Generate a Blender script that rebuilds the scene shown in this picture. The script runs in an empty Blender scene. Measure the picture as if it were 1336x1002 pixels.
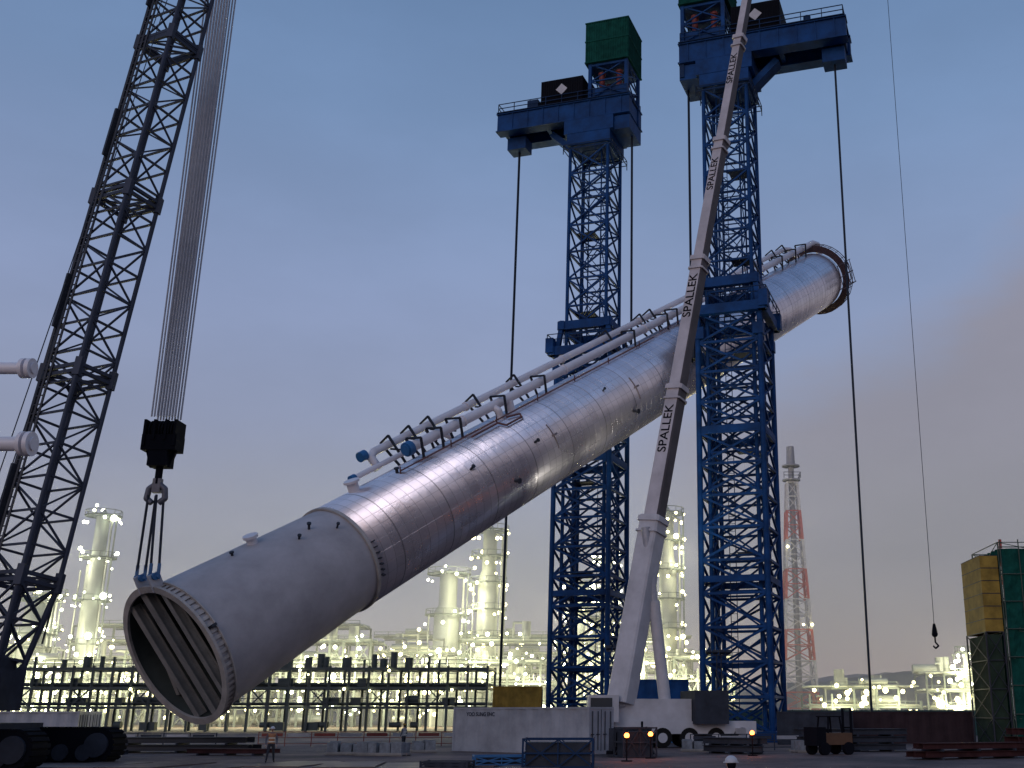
import bpy, math, random
from mathutils import Vector, Matrix
random.seed(7)
V=Vector
# ------------------------------------------------------------------ helpers
def frame(d, up=None):
    d=V(d).normalized()
    up=V(up) if up is not None else V((0,0,1))
    if abs(d.dot(up.normalized()))>0.98: up=V((0,1,0))
    x=up.cross(d).normalized(); y=d.cross(x).normalized()
    return x,y,d
class MB:
    def __init__(s): s.v=[];s.f=[];s.m=[];s.s=[]
    def add(s,vs,fs,mi=0,sm=False):
        o=len(s.v); s.v+= [tuple(p) for p in vs]
        for f in fs:
            s.f.append([i+o for i in f]); s.m.append(mi); s.s.append(sm)
    def beam(s,p,q,w,h=None,mi=0,up=None,w2=None,h2=None):
        p=V(p);q=V(q);h=h or w; w2=w2 or w; h2=h2 or h
        if (q-p).length<1e-5:return
        x,y,d=frame(q-p,up)
        vs=[p+x*a*w/2+y*b*h/2 for a,b in((-1,-1),(1,-1),(1,1),(-1,1))]+[q+x*a*w2/2+y*b*h2/2 for a,b in((-1,-1),(1,-1),(1,1),(-1,1))]
        s.add(vs,[(3,2,1,0),(4,5,6,7),(0,1,5,4),(1,2,6,5),(2,3,7,6),(3,0,4,7)],mi)
    def box(s,c,sz,mi=0,R=None):
        c=V(c);vs=[]
        for k in(-1,1):
            for a,b in((-1,-1),(1,-1),(1,1),(-1,1)):
                p=V((a*sz[0]/2,b*sz[1]/2,k*sz[2]/2))
                if R is not None:p=R@p
                vs.append(c+p)
        s.add(vs,[(3,2,1,0),(4,5,6,7),(0,1,5,4),(1,2,6,5),(2,3,7,6),(3,0,4,7)],mi)
    def tube(s,p,q,r,r2=None,n=8,mi=0,cap=True,sm=True):
        p=V(p);q=V(q);r2=r if r2 is None else r2
        x,y,d=frame(q-p)
        vs=[];
        for c,rr in((p,r),(q,r2)):
            for i in range(n):
                a=2*math.pi*i/n; vs.append(c+x*math.cos(a)*rr+y*math.sin(a)*rr)
        fs=[(i,(i+1)%n,n+(i+1)%n,n+i) for i in range(n)]
        s.add(vs,fs,mi,sm)
        if cap:
            s.add(vs,[tuple(range(n-1,-1,-1)),tuple(range(n,2*n))],mi)
    def sphere(s,c,r,n=8,mi=0,sc=(1,1,1),sm=True,half=False):
        c=V(c);vs=[];fs=[];rings=n//2
        a0=0 if half else -math.pi/2
        for j in range(rings+1):
            ph=a0+(math.pi/2-a0)*j/rings
            for i in range(n):
                a=2*math.pi*i/n
                vs.append(c+V((math.cos(ph)*math.cos(a)*r*sc[0],math.cos(ph)*math.sin(a)*r*sc[1],math.sin(ph)*r*sc[2])))
        for j in range(rings):
            for i in range(n):
                fs.append((j*n+i,j*n+(i+1)%n,(j+1)*n+(i+1)%n,(j+1)*n+i))
        s.add(vs,fs,mi,sm)
    def path(s,pts,r,n=10,mi=0):
        for a,b in zip(pts[:-1],pts[1:]): s.tube(a,b,r,n=n,mi=mi)
        for p in pts[1:-1]: s.sphere(p,r,n,mi)
    def lathe(s,prof,n=48,mi=0,sm=True):
        vs=[]
        for z,r in prof:
            for i in range(n):
                a=2*math.pi*i/n; vs.append((r*math.cos(a),r*math.sin(a),z))
        fs=[]
        for j in range(len(prof)-1):
            for i in range(n):
                fs.append((j*n+i,j*n+(i+1)%n,(j+1)*n+(i+1)%n,(j+1)*n+i))
        s.add(vs,fs,mi,sm)
    def build(s,name,mats,parent=None,M=None):
        me=bpy.data.meshes.new(name); me.from_pydata(s.v,[],s.f)
        for m in mats: me.materials.append(m)
        me.polygons.foreach_set('material_index',s.m)
        me.polygons.foreach_set('use_smooth',s.s)
        me.update(); o=bpy.data.objects.new(name,me)
        bpy.context.collection.objects.link(o)
        if M is not None:o.matrix_world=M
        if parent:o.parent=parent
        return o
def empty(name,M=None):
    e=bpy.data.objects.new(name,None); bpy.context.collection.objects.link(e)
    if M is not None:e.matrix_world=M
    return e
def mat(name,col,rough=.6,metal=0,var=.25,scale=.6,bump=0.0,col2=None,spec=.5):
    m=bpy.data.materials.new(name);m.use_nodes=True;nt=m.node_tree;b=nt.nodes['Principled BSDF']
    b.inputs['Roughness'].default_value=rough;b.inputs['Metallic'].default_value=metal;b.inputs['Specular IOR Level'].default_value=spec
    tc=nt.nodes.new('ShaderNodeTexCoord');nz=nt.nodes.new('ShaderNodeTexNoise')
    nz.inputs['Scale'].default_value=scale;nz.inputs['Detail'].default_value=8;nz.inputs['Roughness'].default_value=.65
    nt.links.new(tc.outputs['Object'],nz.inputs['Vector'])
    r=nt.nodes.new('ShaderNodeValToRGB')
    r.color_ramp.elements[0].position=.32;r.color_ramp.elements[1].position=.68
    c2=col2 or [c*(1+var*.4) for c in col]
    r.color_ramp.elements[0].color=(*[c*(1-var) for c in col],1);r.color_ramp.elements[1].color=(*c2,1)
    nt.links.new(nz.outputs['Fac'],r.inputs[0]);nt.links.new(r.outputs[0],b.inputs['Base Color'])
    if bump:
        bp=nt.nodes.new('ShaderNodeBump');bp.inputs['Strength'].default_value=bump;bp.inputs['Distance'].default_value=.1
        nt.links.new(nz.outputs['Fac'],bp.inputs['Height']);nt.links.new(bp.outputs[0],b.inputs['Normal'])
    return m
def emis(name,col,st):
    m=bpy.data.materials.new(name);m.use_nodes=True;b=m.node_tree.nodes['Principled BSDF']
    b.inputs['Base Color'].default_value=(*col,1)
    b.inputs['Emission Color'].default_value=(*col,1);b.inputs['Emission Strength'].default_value=st
    m.cycles.emission_sampling='NONE'
    return m
BLUE=mat('blue_paint',(.004,.055,.20),.65,.0,.5,.5,spec=.2)
NAVY=mat('navy_paint',(.006,.03,.09),.65,0,.3,.5,spec=.2)
WHITE=mat('white_paint',(.52,.52,.56),.5,0,.25,.5)
PIPEW=mat('pipe_white',(.74,.72,.77),.4,0,.14,.5)
DARK=mat('dark_steel',(.03,.035,.05),.6,.3,.3,.6)
BLACK=mat('black_paint',(.006,.007,.012),.8,0,.2,1,spec=.08)
ROPE=mat('steel_rope',(.42,.43,.48),.5,.2,.2,3)
ROPED=mat('dark_rope',(.02,.03,.05),.6,.2,.2,3,spec=.2)
GREEN=mat('green_netting',(.008,.075,.060),.9,0,.45,1.2,spec=.1)
YELL=mat('yellow_paint',(.30,.20,.04),.7,0,.45,.8,spec=.2)
RUST=mat('dark_red_primer',(.055,.020,.022),.8,0,.5,1.2,spec=.2)
RED=mat('red_paint',(.45,.05,.04),.5,0,.2,1)
ORANGE=mat('jack_red_paint',(.20,.035,.03),.6,0,.3,1)
CAPB=mat('blue_cap',(.02,.13,.33),.5,0,.2,1)
SKIRT=mat('skirt_paint',(.42,.40,.42),.62,0,.26,.3,.08)
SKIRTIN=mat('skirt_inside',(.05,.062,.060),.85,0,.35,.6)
BRACE=mat('brace_steel',(.26,.25,.24),.7,0,.3,.8)
PLANT=mat('plant_steel',(.14,.17,.17),.6,.1,.3,.3)
PLANTL=mat('plant_cladding',(.36,.39,.38),.5,.2,.2,.3)
CRANE=mat('crane_lattice_paint',(.035,.045,.075),.55,.1,.35,.6,spec=.3)
CONT=mat('container_paint',(.33,.35,.40),.55,0,.32,.5)
SLATE=mat('machinery_paint',(.035,.042,.06),.7,0,.4,.8,spec=.2)
GLASS=mat('cab_glass',(.02,.03,.04),.1,0,.1,1)
TYRE=mat('tyre_rubber',(.015,.015,.016),.9,0,.2,3,spec=.1)
LAMP=emis('lamp_glow',(1,.90,.45),9)
LAMPW=emis('lamp_glow_white',(.97,1,.70),11)
LAMPO=emis('lamp_glow_amber',(1,.22,.04),10)
def text(body,size,name,m,M,parent=None,ext=.005):
    c=bpy.data.curves.new(name,'FONT');c.body=body;c.size=size;c.extrude=ext;c.align_x='CENTER';c.align_y='CENTER';c.offset=size*.012
    c.materials.append(m);o=bpy.data.objects.new(name,c);bpy.context.collection.objects.link(o)
    o.matrix_world=M
    if parent:o.parent=parent
    return o
def M3(x,y,z,loc):
    m=Matrix.Identity(4)
    for i,c in enumerate((x,y,z)):
        for j in range(3): m[j][i]=c[j]
    m.translation=V(loc); return m
def lattice(mb,M,w0,w1,z0,z1,n,ch,br,mi=0,d0=None,d1=None,x=True,round_=True,hor=True):
    d0=d0 or w0;d1=d1 or w1
    def P(i,t):
        sx,sy=((-1,-1),(1,-1),(1,1),(-1,1))[i%4]
        w=w0+(w1-w0)*t;d=d0+(d1-d0)*t
        return M@V((sx*w/2,sy*d/2,z0+(z1-z0)*t))
    for i in range(4):
        if round_: mb.tube(P(i,0),P(i,1),ch,n=6,mi=mi)
        else: mb.beam(P(i,0),P(i,1),ch*2,mi=mi)
        for k in range(n):
            a,b=k/n,(k+1)/n
            if hor: mb.beam(P(i,b),P(i+1,b),br*1.2,mi=mi)
            if x:
                mb.beam(P(i,a),P(i+1,b),br,mi=mi);mb.beam(P(i+1,a),P(i,b),br,mi=mi)
            else:
                if (k+i)%2: mb.beam(P(i,a),P(i+1,b),br,mi=mi)
                else: mb.beam(P(i+1,a),P(i,b),br,mi=mi)
def rail(mb,pts,h=1.1,mi=0,r=.04,step=2.0):
    for a,b in zip(pts[:-1],pts[1:]):
        a=V(a);b=V(b);n=max(1,int((b-a).length/step))
        for k in (h,h*.5): mb.beam(a+V((0,0,k)),b+V((0,0,k)),r*2,mi=mi)
        for i in range(n+1):
            p=a.lerp(b,i/n);mb.beam(p,p+V((0,0,h)),r*2,mi=mi)
def point(name,loc,p,col=(1,.93,.65),r=.6,parent=None):
    l=bpy.data.lights.new(name,'POINT');l.energy=p;l.color=col;l.shadow_soft_size=r
    o=bpy.data.objects.new(name,l);o.location=loc;bpy.context.collection.objects.link(o)
    if parent:o.parent=parent
    return o
def spot(name,loc,tgt,p,col,ang,r=.4,parent=None):
    l=bpy.data.lights.new(name,'SPOT');l.energy=p;l.color=col;l.shadow_soft_size=r;l.spot_size=math.radians(ang);l.spot_blend=.7
    o=bpy.data.objects.new(name,l);o.location=loc;bpy.context.collection.objects.link(o)
    o.rotation_euler=(V(tgt)-V(loc)).to_track_quat('-Z','Y').to_euler()
    if parent:o.parent=parent
    return o
# ------------------------------------------------------------------ camera
cd=bpy.data.cameras.new('camera');cam=bpy.data.objects.new('camera',cd);bpy.context.collection.objects.link(cam)
cam.location=(0,0,2.5);cam.rotation_euler=(math.radians(90+16.7),0,0)
cd.sensor_width=36;cd.lens=38.53;cd.shift_x=-.1302;cd.clip_end=6000;cd.clip_start=.1
sc=bpy.context.scene;sc.camera=cam
sc.view_settings.view_transform='Standard';sc.view_settings.look='None';sc.view_settings.exposure=0
# ------------------------------------------------------------------ world
w=bpy.data.worlds.new('World');sc.world=w;w.use_nodes=True;nt=w.node_tree;N=nt.nodes;L=nt.links
bg=N['Background'];tc=N.new('ShaderNodeTexCoord');sx=N.new('ShaderNodeSeparateXYZ');L.new(tc.outputs['Generated'],sx.inputs[0])
rp=N.new('ShaderNodeValToRGB');L.new(sx.outputs['Z'],rp.inputs[0])
el=rp.color_ramp.elements
el[0].position=0;el[0].color=(.27,.26,.33,1);el[1].position=1;el[1].color=(.08,.15,.31,1)
for p,c in((.08,(.27,.265,.345,1)),(.18,(.26,.275,.39,1)),(.34,(.235,.29,.47,1)),(.50,(.165,.255,.445,1)),(.62,(.12,.21,.39,1))):
    e=el.new(p);e.color=c
def math_(op,a,b=None,c=None):
    n=N.new('ShaderNodeMath');n.operation=op
    for i,x in enumerate((a,b,c)):
        if x is None:continue
        if isinstance(x,(int,float)):n.inputs[i].default_value=x
        else:L.new(x,n.inputs[i])
    return n.outputs[0]
def mr(x,a,b,c=0,d=1):
    n=N.new('ShaderNodeMapRange');n.interpolation_type='SMOOTHSTEP'
    L.new(x,n.inputs[0])
    for i,k in enumerate((a,b,c,d)):n.inputs[i+1].default_value=k
    return n.outputs[0]
mp=N.new('ShaderNodeMapping');mp.inputs['Scale'].default_value=(1,1,2.2);L.new(tc.outputs['Generated'],mp.inputs[0])
nz=N.new('ShaderNodeTexNoise');nz.inputs['Scale'].default_value=3.2;nz.inputs['Detail'].default_value=6;nz.inputs['Roughness'].default_value=.55;L.new(mp.outputs[0],nz.inputs['Vector'])
nn=math_('MULTIPLY_ADD',nz.outputs['Fac'],.26,-.13)
edge=math_('MULTIPLY_ADD',sx.outputs['X'],.42,.245)
hh=math_('SUBTRACT',math_('ADD',edge,nn),sx.outputs['Z'])
m1=mr(hh,-.04,.07);m2=mr(math_('ADD',sx.outputs['X'],nn),-.06,.16)
cm=math_('MULTIPLY',math_('MULTIPLY',m1,m2),.9)
mx=N.new('ShaderNodeMix');mx.data_type='RGBA';L.new(cm,mx.inputs[0]);L.new(rp.outputs[0],mx.inputs[6]);mx.inputs[7].default_value=(.235,.215,.27,1)
st=mr(nz.outputs['Fac'],.3,.75,.93,1.07)
vm=N.new('ShaderNodeVectorMath');vm.operation='SCALE';L.new(mx.outputs[2],vm.inputs[0]);L.new(st,vm.inputs['Scale'])
sky=N.new('ShaderNodeTexSky');sky.sky_type='NISHITA';sky.sun_disc=False;sky.sun_elevation=math.radians(3);sky.sun_rotation=math.radians(215)
vs_=N.new('ShaderNodeVectorMath');vs_.operation='SCALE';L.new(sky.outputs[0],vs_.inputs[0]);vs_.inputs['Scale'].default_value=.03
va=N.new('ShaderNodeVectorMath');va.operation='ADD';L.new(vm.outputs[0],va.inputs[0]);L.new(vs_.outputs[0],va.inputs[1])
L.new(va.outputs[0],bg.inputs[0]);bg.inputs[1].default_value=1
sd=bpy.data.lights.new('sun','SUN');sd.energy=.40;sd.angle=math.radians(30);sd.color=(1,.87,.88)
so=bpy.data.objects.new('sun',sd);bpy.context.collection.objects.link(so)
so.rotation_euler=V((.35,.85,-.35)).to_track_quat('-Z','Y').to_euler()
# ------------------------------------------------------------------ ground
gm=bpy.data.materials.new('packed_dirt');gm.use_nodes=True;g=gm.node_tree;b=g.nodes['Principled BSDF'];b.inputs['Roughness'].default_value=.75
t=g.nodes.new('ShaderNodeTexCoord');n1=g.nodes.new('ShaderNodeTexNoise');n1.inputs['Scale'].default_value=.12;n1.inputs['Detail'].default_value=10;n1.inputs['Roughness'].default_value=.7
g.links.new(t.outputs['Object'],n1.inputs['Vector']);r=g.nodes.new('ShaderNodeValToRGB');g.links.new(n1.outputs['Fac'],r.inputs[0])
r.color_ramp.elements[0].position=.38;r.color_ramp.elements[0].color=(.045,.033,.034,1);r.color_ramp.elements[1].position=.62;r.color_ramp.elements[1].color=(.21,.145,.13,1)
g.links.new(r.outputs[0],b.inputs['Base Color'])
n2=g.nodes.new('ShaderNodeTexNoise');n2.inputs['Scale'].default_value=2.5;n2.inputs['Detail'].default_value=8;g.links.new(t.outputs['Object'],n2.inputs['Vector'])
bp=g.nodes.new('ShaderNodeBump');bp.inputs['Distance'].default_value=.2;g.links.new(n2.outputs['Fac'],bp.inputs['Height']);g.links.new(bp.outputs[0],b.inputs['Normal'])
mb=MB();mb.add([(-3000,-500,0),(3000,-500,0),(3000,4500,0),(-3000,4500,0)],[(0,1,2,3)]);mb.build('ground',[gm])
mb=MB()
for i in range(9):
    x=-30+i*3.1+random.uniform(-.2,.2);y=56+random.uniform(-1,3)
    R=Matrix.Rotation(random.uniform(-.15,.15),3,'Z')
    mb.box((x,y,.03+.004*(i%3)),(1.5*1.9,6,.05),0,R)
mb.build('road_plates',[mat('road_plate',(.15,.105,.10),.5,.2,.5,.7)])
def hill(name,x0,x1,y,h,m,seed,dep=200):
    rr=random.Random(seed);mb=MB();n=160;ph=[rr.uniform(0,6) for _ in range(6)];vs=[];fs=[]
    for i in range(n+1):
        u=i/n;x=x0+(x1-x0)*u
        z=h*(.55+.25*math.sin(u*7+ph[0])+.15*math.sin(u*19+ph[1])+.06*math.sin(u*53+ph[2]))*min(1,u*6,(1-u)*6)+rr.uniform(0,h*.09)
        vs+= [(x,y-dep*.5,0),(x,y-dep*.2,z*.6+rr.uniform(0,h*.06)),(x,y,max(z,0.5)),(x,y+dep,0)]
    for i in range(n):
        for k in range(3):
            a=i*4+k;fs.append((a,a+4,a+5,a+1))
    mb.add(vs,fs,0,False);mb.build(name,[m])
HM=mat('hill_forest',(.055,.062,.085),.95,0,.3,.03);HM2=mat('far_hill_forest',(.14,.14,.19),.95,0,.15,.01)  # far forest is paler and bluer: distance haze mixed into its base colour
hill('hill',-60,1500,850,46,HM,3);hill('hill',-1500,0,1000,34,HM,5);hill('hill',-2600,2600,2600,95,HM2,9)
# ------------------------------------------------------------------ process column (being lifted)
P0=V((-29.2,70,5.9));P1=V((25.1,145,61.9));ax=(P1-P0).normalized();LEN=(P1-P0).length
hx=V((ax.x,ax.y,0)).normalized();xl=V((-hx.y,hx.x,0)).normalized()
yl=ax.cross(xl).normalized()
VM=M3(xl,yl,ax,P0)
vroot=empty('process_column',VM)
def kid(mb,name,mats):
    o=mb.build(name,mats);o.parent=vroot;return o
cl=bpy.data.materials.new('aluminium_cladding');cl.use_nodes=True;g=cl.node_tree;gn=g.nodes;gl=g.links;b=gn['Principled BSDF']
t=gn.new('ShaderNodeTexCoord');s=gn.new('ShaderNodeSeparateXYZ');gl.new(t.outputs['Object'],s.inputs[0])
def gm_(op,a,b_=None,c=None):
    n=gn.new('ShaderNodeMath');n.operation=op
    for i,x in enumerate((a,b_,c)):
        if x is None:continue
        if isinstance(x,(int,float)):n.inputs[i].default_value=x
        else:gl.new(x,n.inputs[i])
    return n.outputs[0]
an=gm_('ARCTAN2',s.outputs['Y'],s.outputs['X'])
ua=gm_('MULTIPLY',an,28/(2*math.pi));uz=gm_('MULTIPLY',s.outputs['Z'],1/.92)
fa=gm_('FRACT',ua);fz=gm_('FRACT',uz);fb=gm_('FRACT',gm_('MULTIPLY',uz,1/6))
la=gm_('LESS_THAN',gm_('ABSOLUTE',gm_('SUBTRACT',fa,.5)),.48);lz=gm_('LESS_THAN',gm_('ABSOLUTE',gm_('SUBTRACT',fz,.5)),.465)
lb=gm_('LESS_THAN',gm_('ABSOLUTE',gm_('SUBTRACT',fb,.5)),.488)
line=gm_('MULTIPLY',la,lz)
cb=gn.new('ShaderNodeCombineXYZ');gl.new(gm_('FLOOR',gm_('MULTIPLY',ua,.25)),cb.inputs[0]);gl.new(gm_('FLOOR',uz),cb.inputs[1])
wn=gn.new('ShaderNodeTexWhiteNoise');gl.new(cb.outputs[0],wn.inputs[0])
nz=gn.new('ShaderNodeTexNoise');nz.inputs['Scale'].default_value=.22;nz.inputs['Detail'].default_value=7;nz.inputs['Roughness'].default_value=.6;gl.new(t.outputs['Object'],nz.inputs['Vector'])
v=gm_('ADD',gm_('MULTIPLY_ADD',wn.outputs['Value'],.12,.72),gm_('MULTIPLY_ADD',nz.outputs['Fac'],.40,-.20))
v=gm_('MULTIPLY',v,gm_('MULTIPLY_ADD',line,.28,.72));v=gm_('MULTIPLY',v,gm_('MULTIPLY_ADD',lb,.35,.65))
cc=gn.new('ShaderNodeCombineColor');gl.new(v,cc.inputs[0]);gl.new(gm_('MULTIPLY',v,.96),cc.inputs[1]);gl.new(gm_('MULTIPLY',v,1.04),cc.inputs[2])
gl.new(cc.outputs[0],b.inputs['Base Color']);b.inputs['Metallic'].default_value=.8
gl.new(gm_('MULTIPLY_ADD',nz.outputs['Fac'],.20,.18),b.inputs['Roughness'])
bp=gn.new('ShaderNodeBump');bp.inputs['Distance'].default_value=.035;bp.inputs['Strength'].default_value=.5
gl.new(gm_('ADD',gm_('MULTIPLY',line,.4),gm_('ADD',gm_('MULTIPLY',nz.outputs['Fac'],5),gm_('MULTIPLY',wn.outputs['Value'],.4))),bp.inputs['Height']);gl.new(bp.outputs[0],b.inputs['Normal'])
ZS=13.8;R=4.0
mb=MB();mb.lathe([(ZS,3.9),(ZS,R+.02),(LEN-3,R)],96,0)
mb.lathe([(LEN-3,R),(LEN-1.8,R*.93),(LEN-.8,R*.72),(LEN-.2,R*.4),(LEN,.01)],96,0);kid(mb,'cladding',[cl])
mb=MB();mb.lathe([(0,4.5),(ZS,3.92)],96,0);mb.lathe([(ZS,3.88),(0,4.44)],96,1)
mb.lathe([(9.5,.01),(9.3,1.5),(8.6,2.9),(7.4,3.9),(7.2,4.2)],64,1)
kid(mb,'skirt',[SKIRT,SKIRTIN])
mb=MB()
for z0,z1,ri,ro in((-.10,.08,4.32,4.74),(.62,.70,4.46,4.70)):
    mb.lathe([(z0,ri),(z0,ro),(z1,ro),(z1,ri),(z0,ri)],96,0,False)
for i in range(64):
    a=2*math.pi*i/64;c,s_=math.cos(a),math.sin(a)
    mb.beam((4.57*c,4.57*s_,.08),(4.57*c,4.57*s_,.62),.22,.04,0,up=(c,s_,0))
mb.lathe([(ZS-.12,3.95),(ZS-.12,4.1),(ZS+.14,4.1),(ZS+.14,4.0)],96,0,False)
kid(mb,'base_ring',[mat('ring_paint',(.42,.39,.37),.6,0,.3,1),DARK])
mb=MB()
dr=V((.30,1,0)).normalized();pr=V((dr.y,-dr.x,0))
for o,ww in((-2.3,.4),(-.3,.6),(1.7,.5)):
    h=math.sqrt(4.38**2-o*o);c=pr*o
    p=c-dr*h;q=c+dr*h
    for dz in(.12,.66): mb.beam(p+V((0,0,dz)),q+V((0,0,dz)),ww,.06,0,up=(0,0,1))
    mb.beam(p+V((0,0,.39)),q+V((0,0,.39)),.08,.46,0,up=(0,0,1))
mb.beam(dr*3.9+pr*1.7+V((0,0,.9)),dr*-2.2+pr*3.6+V((0,0,.9)),.35,.3);mb.beam(dr*3.0-pr*3.0+V((0,0,.9)),dr*-3.2-pr*2.8+V((0,0,.9)),.3,.3)
kid(mb,'internal_bracing',[BRACE])
def cyl(ang,r,z):
    a=math.radians(ang);return V((math.sin(a)*r,math.cos(a)*r,z))
mb=MB()
A=(24,6.05,.33);B=(-6,5.1,.42)
ZA=22.0
mb.path([cyl(A[0],4.9,ZA),cyl(A[0],5.75,ZA),cyl(A[0],A[1],ZA+.6),cyl(A[0],A[1],LEN-4)],A[2],14)
mb.path([cyl(-6,B[1],23.6),cyl(-6,B[1],LEN-1),cyl(-6,4.6,LEN+.5),cyl(-6,2.5,LEN+.7),cyl(-6,2.0,LEN-.5)],B[2],16)
mb.path([cyl(14,4.75,18.8),cyl(14,4.75,29),cyl(14,4.0,29.8)],.22,12)
mb.path([cyl(A[0],A[1],LEN-4),cyl(22,5.6,LEN-3),cyl(20,4.0,LEN-2.6)],A[2],12)
for z in range(30,104,15):
    mb.tube(cyl(-6,B[1],z),cyl(-6,B[1],z+.12),.5,n=16);mb.tube(cyl(A[0],A[1],z+4),cyl(A[0],A[1],z+4.12),.42,n=14)
mb.path([cyl(-6,B[1],34),cyl(-14,4.7,34),cyl(-16,3.9,34)],.3,12)
mb.tube(cyl(-6,4.9,36.2),cyl(-6,4.0,36.2),.45,n=14)
kid(mb,'process_pipes',[PIPEW])
mb=MB()
mb.tube(cyl(-6,B[1],23.1),cyl(-6,B[1],23.65),.58,n=18);mb.tube(cyl(-6,B[1],22.95),cyl(-6,B[1],23.1),.45,n=18)
mb.tube(cyl(A[0],4.65,ZA),cyl(A[0],5.0,ZA),.45,n=18);mb.tube(cyl(A[0],A[1]+.1,ZA-.9),cyl(A[0],A[1]+.1,ZA-.3),.42,n=18)
mb.tube(cyl(14,4.75,18.4),cyl(14,4.75,18.85),.32,n=14)
kid(mb,'blind_flanges',[CAPB])
mb=MB()
for z in(24.2,26.6,29,35,41,57,64,66.2,82,95,99.5,103):
    for (an1,an2,rr) in((A[0]-6,A[0]+5,6.6),(B[0]-8,B[0]+8,5.75)):
        p1,p2=cyl(an1,rr,z),cyl(an2,rr,z);q1,q2=cyl(an1*.97,3.9,z),cyl(an2*.97,3.9,z)
        mb.beam(p1,p2,.16);mb.beam(p1,q1,.16);mb.beam(p2,q2,.16)
    mb.beam(cyl(A[0],5.65,z),cyl(B[0],4.6,z),.12)
kid(mb,'pipe_supports',[DARK])
mb=MB()
mb.path([cyl(-20,4.25,21),cyl(-20,4.25,60)],.06,8)
mb.path([cyl(-27,4.3,29),cyl(-27,4.3,32.5),cyl(-36,4.25,32.8),cyl(-36,4.25,35),cyl(-30,4.25,35.3),cyl(-24,4.25,34)],.09,8)
mb.path([cyl(-15,4.3,62),cyl(-15,4.3,90)],.05,8)
for z in range(21,61,6): mb.beam(cyl(-20,3.95,z),cyl(-20,4.6,z),.08)
kid(mb,'tracing_lines',[mat('brown_primer',(.16,.07,.07),.7,0,.3,1.5)])
mb=MB()
for z in(36.5,50.5,59.5):
    prev=None
    for k in range(9):
        p=cyl(-(60+k*4.2),4.04,z)
        if prev is not None: mb.beam(prev,p,.2,.05,0,up=p)
        prev=p
    mb.beam(cyl(-76,4.05,z),cyl(-76,4.4,z),.18,.4)
kid(mb,'saddle_pads',[mat('pad_steel',(.22,.19,.21),.6,.3,.3,1.5)])
mb=MB()
for an,z,r,l in((-8,7.5,.5,.4),(-4,17.2,.6,.5)):
    mb.tube(cyl(an,4.0,z),cyl(an,4.2+l,z),r*.72,n=20,mi=1);mb.tube(cyl(an,4.2+l,z),cyl(an,4.38+l,z),r,n=20,mi=1)
for an,z,r,l in((-30,11,.09,.5),(-36,9.7,.08,.4),(-14,5.5,.09,.5),(-45,12.6,.07,.4),(-62,26,.10,.5),(-72,34,.1,.5),(-100,30,.14,.5),(-104,49,.15,.6),(-58,46,.08,.4),(-104,68,.18,.7),(-15,21,.12,.4)):
    mb.tube(cyl(an,3.85,z),cyl(an,4.0+l,z),r,n=10);mb.tube(cyl(an,3.95+l,z),cyl(an,4.05+l,z),r*1.7,n=12)
for an,z in((-70,.4),): mb.beam(cyl(an,4.4,z),cyl(an,4.95,z),.16,.35)
for k in range(7):
    mb.beam(cyl(-76-k*6,3.95,ZS+.3),cyl(-76-k*6,4.3,ZS+.3),.08,.2)
kid(mb,'nozzles',[DARK,PIPEW])
mb=MB()
for sgn in(-1,1):
    zt=63 if sgn<0 else 66
    mb.tube((sgn*3.9,0,zt),(sgn*5.3,0,zt),.7,n=24);mb.tube((sgn*5.3,0,zt),(sgn*5.5,0,zt),.95,n=24)
kid(mb,'lifting_trunnions',[BLUE])
mb=MB()
zb=LEN-2.1
mb.lathe([(zb-.1,4.0),(zb-.1,4.95),(zb,4.95),(zb,4.0)],32,0,False)
for k in range(28):
    a=2*math.pi*k/28;a2=2*math.pi*(k+1)/28
    p=V((4.9*math.cos(a),4.9*math.sin(a),zb));q=V((4.9*math.cos(a2),4.9*math.sin(a2),zb));up=V((0,0,1.25))
    mb.beam(p,p+up,.07);mb.beam(p+up,q+up,.08);mb.beam(p+up*.5,q+up*.5,.06)
for k in range(6):
    mb.beam((-5.2,-1.6,zb-.9*k+.9),(-5.2,1.6,zb-.9*k+.9),.08);mb.beam((-4.4,-1.6,zb-.9*k+.9),(-5.2,-1.6,zb-.9*k+.9),.08)
for y_ in(-1.6,0,1.6): mb.beam((-5.2,y_,zb-3.8),(-5.2,y_,zb+1.2),.09)
kid(mb,'top_platform_railing',[mat('railing_primer',(.09,.055,.06),.7,0,.3,1)])
mb=MB()
for sgn in(-1,1):
    mb.beam((sgn*.75,4.3,.25),(sgn*.75,5.4,.25),.14,.8,0,up=(0,0,1));mb.tube((sgn*.75-.25,5.2,.25),(sgn*.75+.25,5.2,.25),.22,n=12,mi=1)
kid(mb,'tailing_lugs',[WHITE,CAPB])
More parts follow.
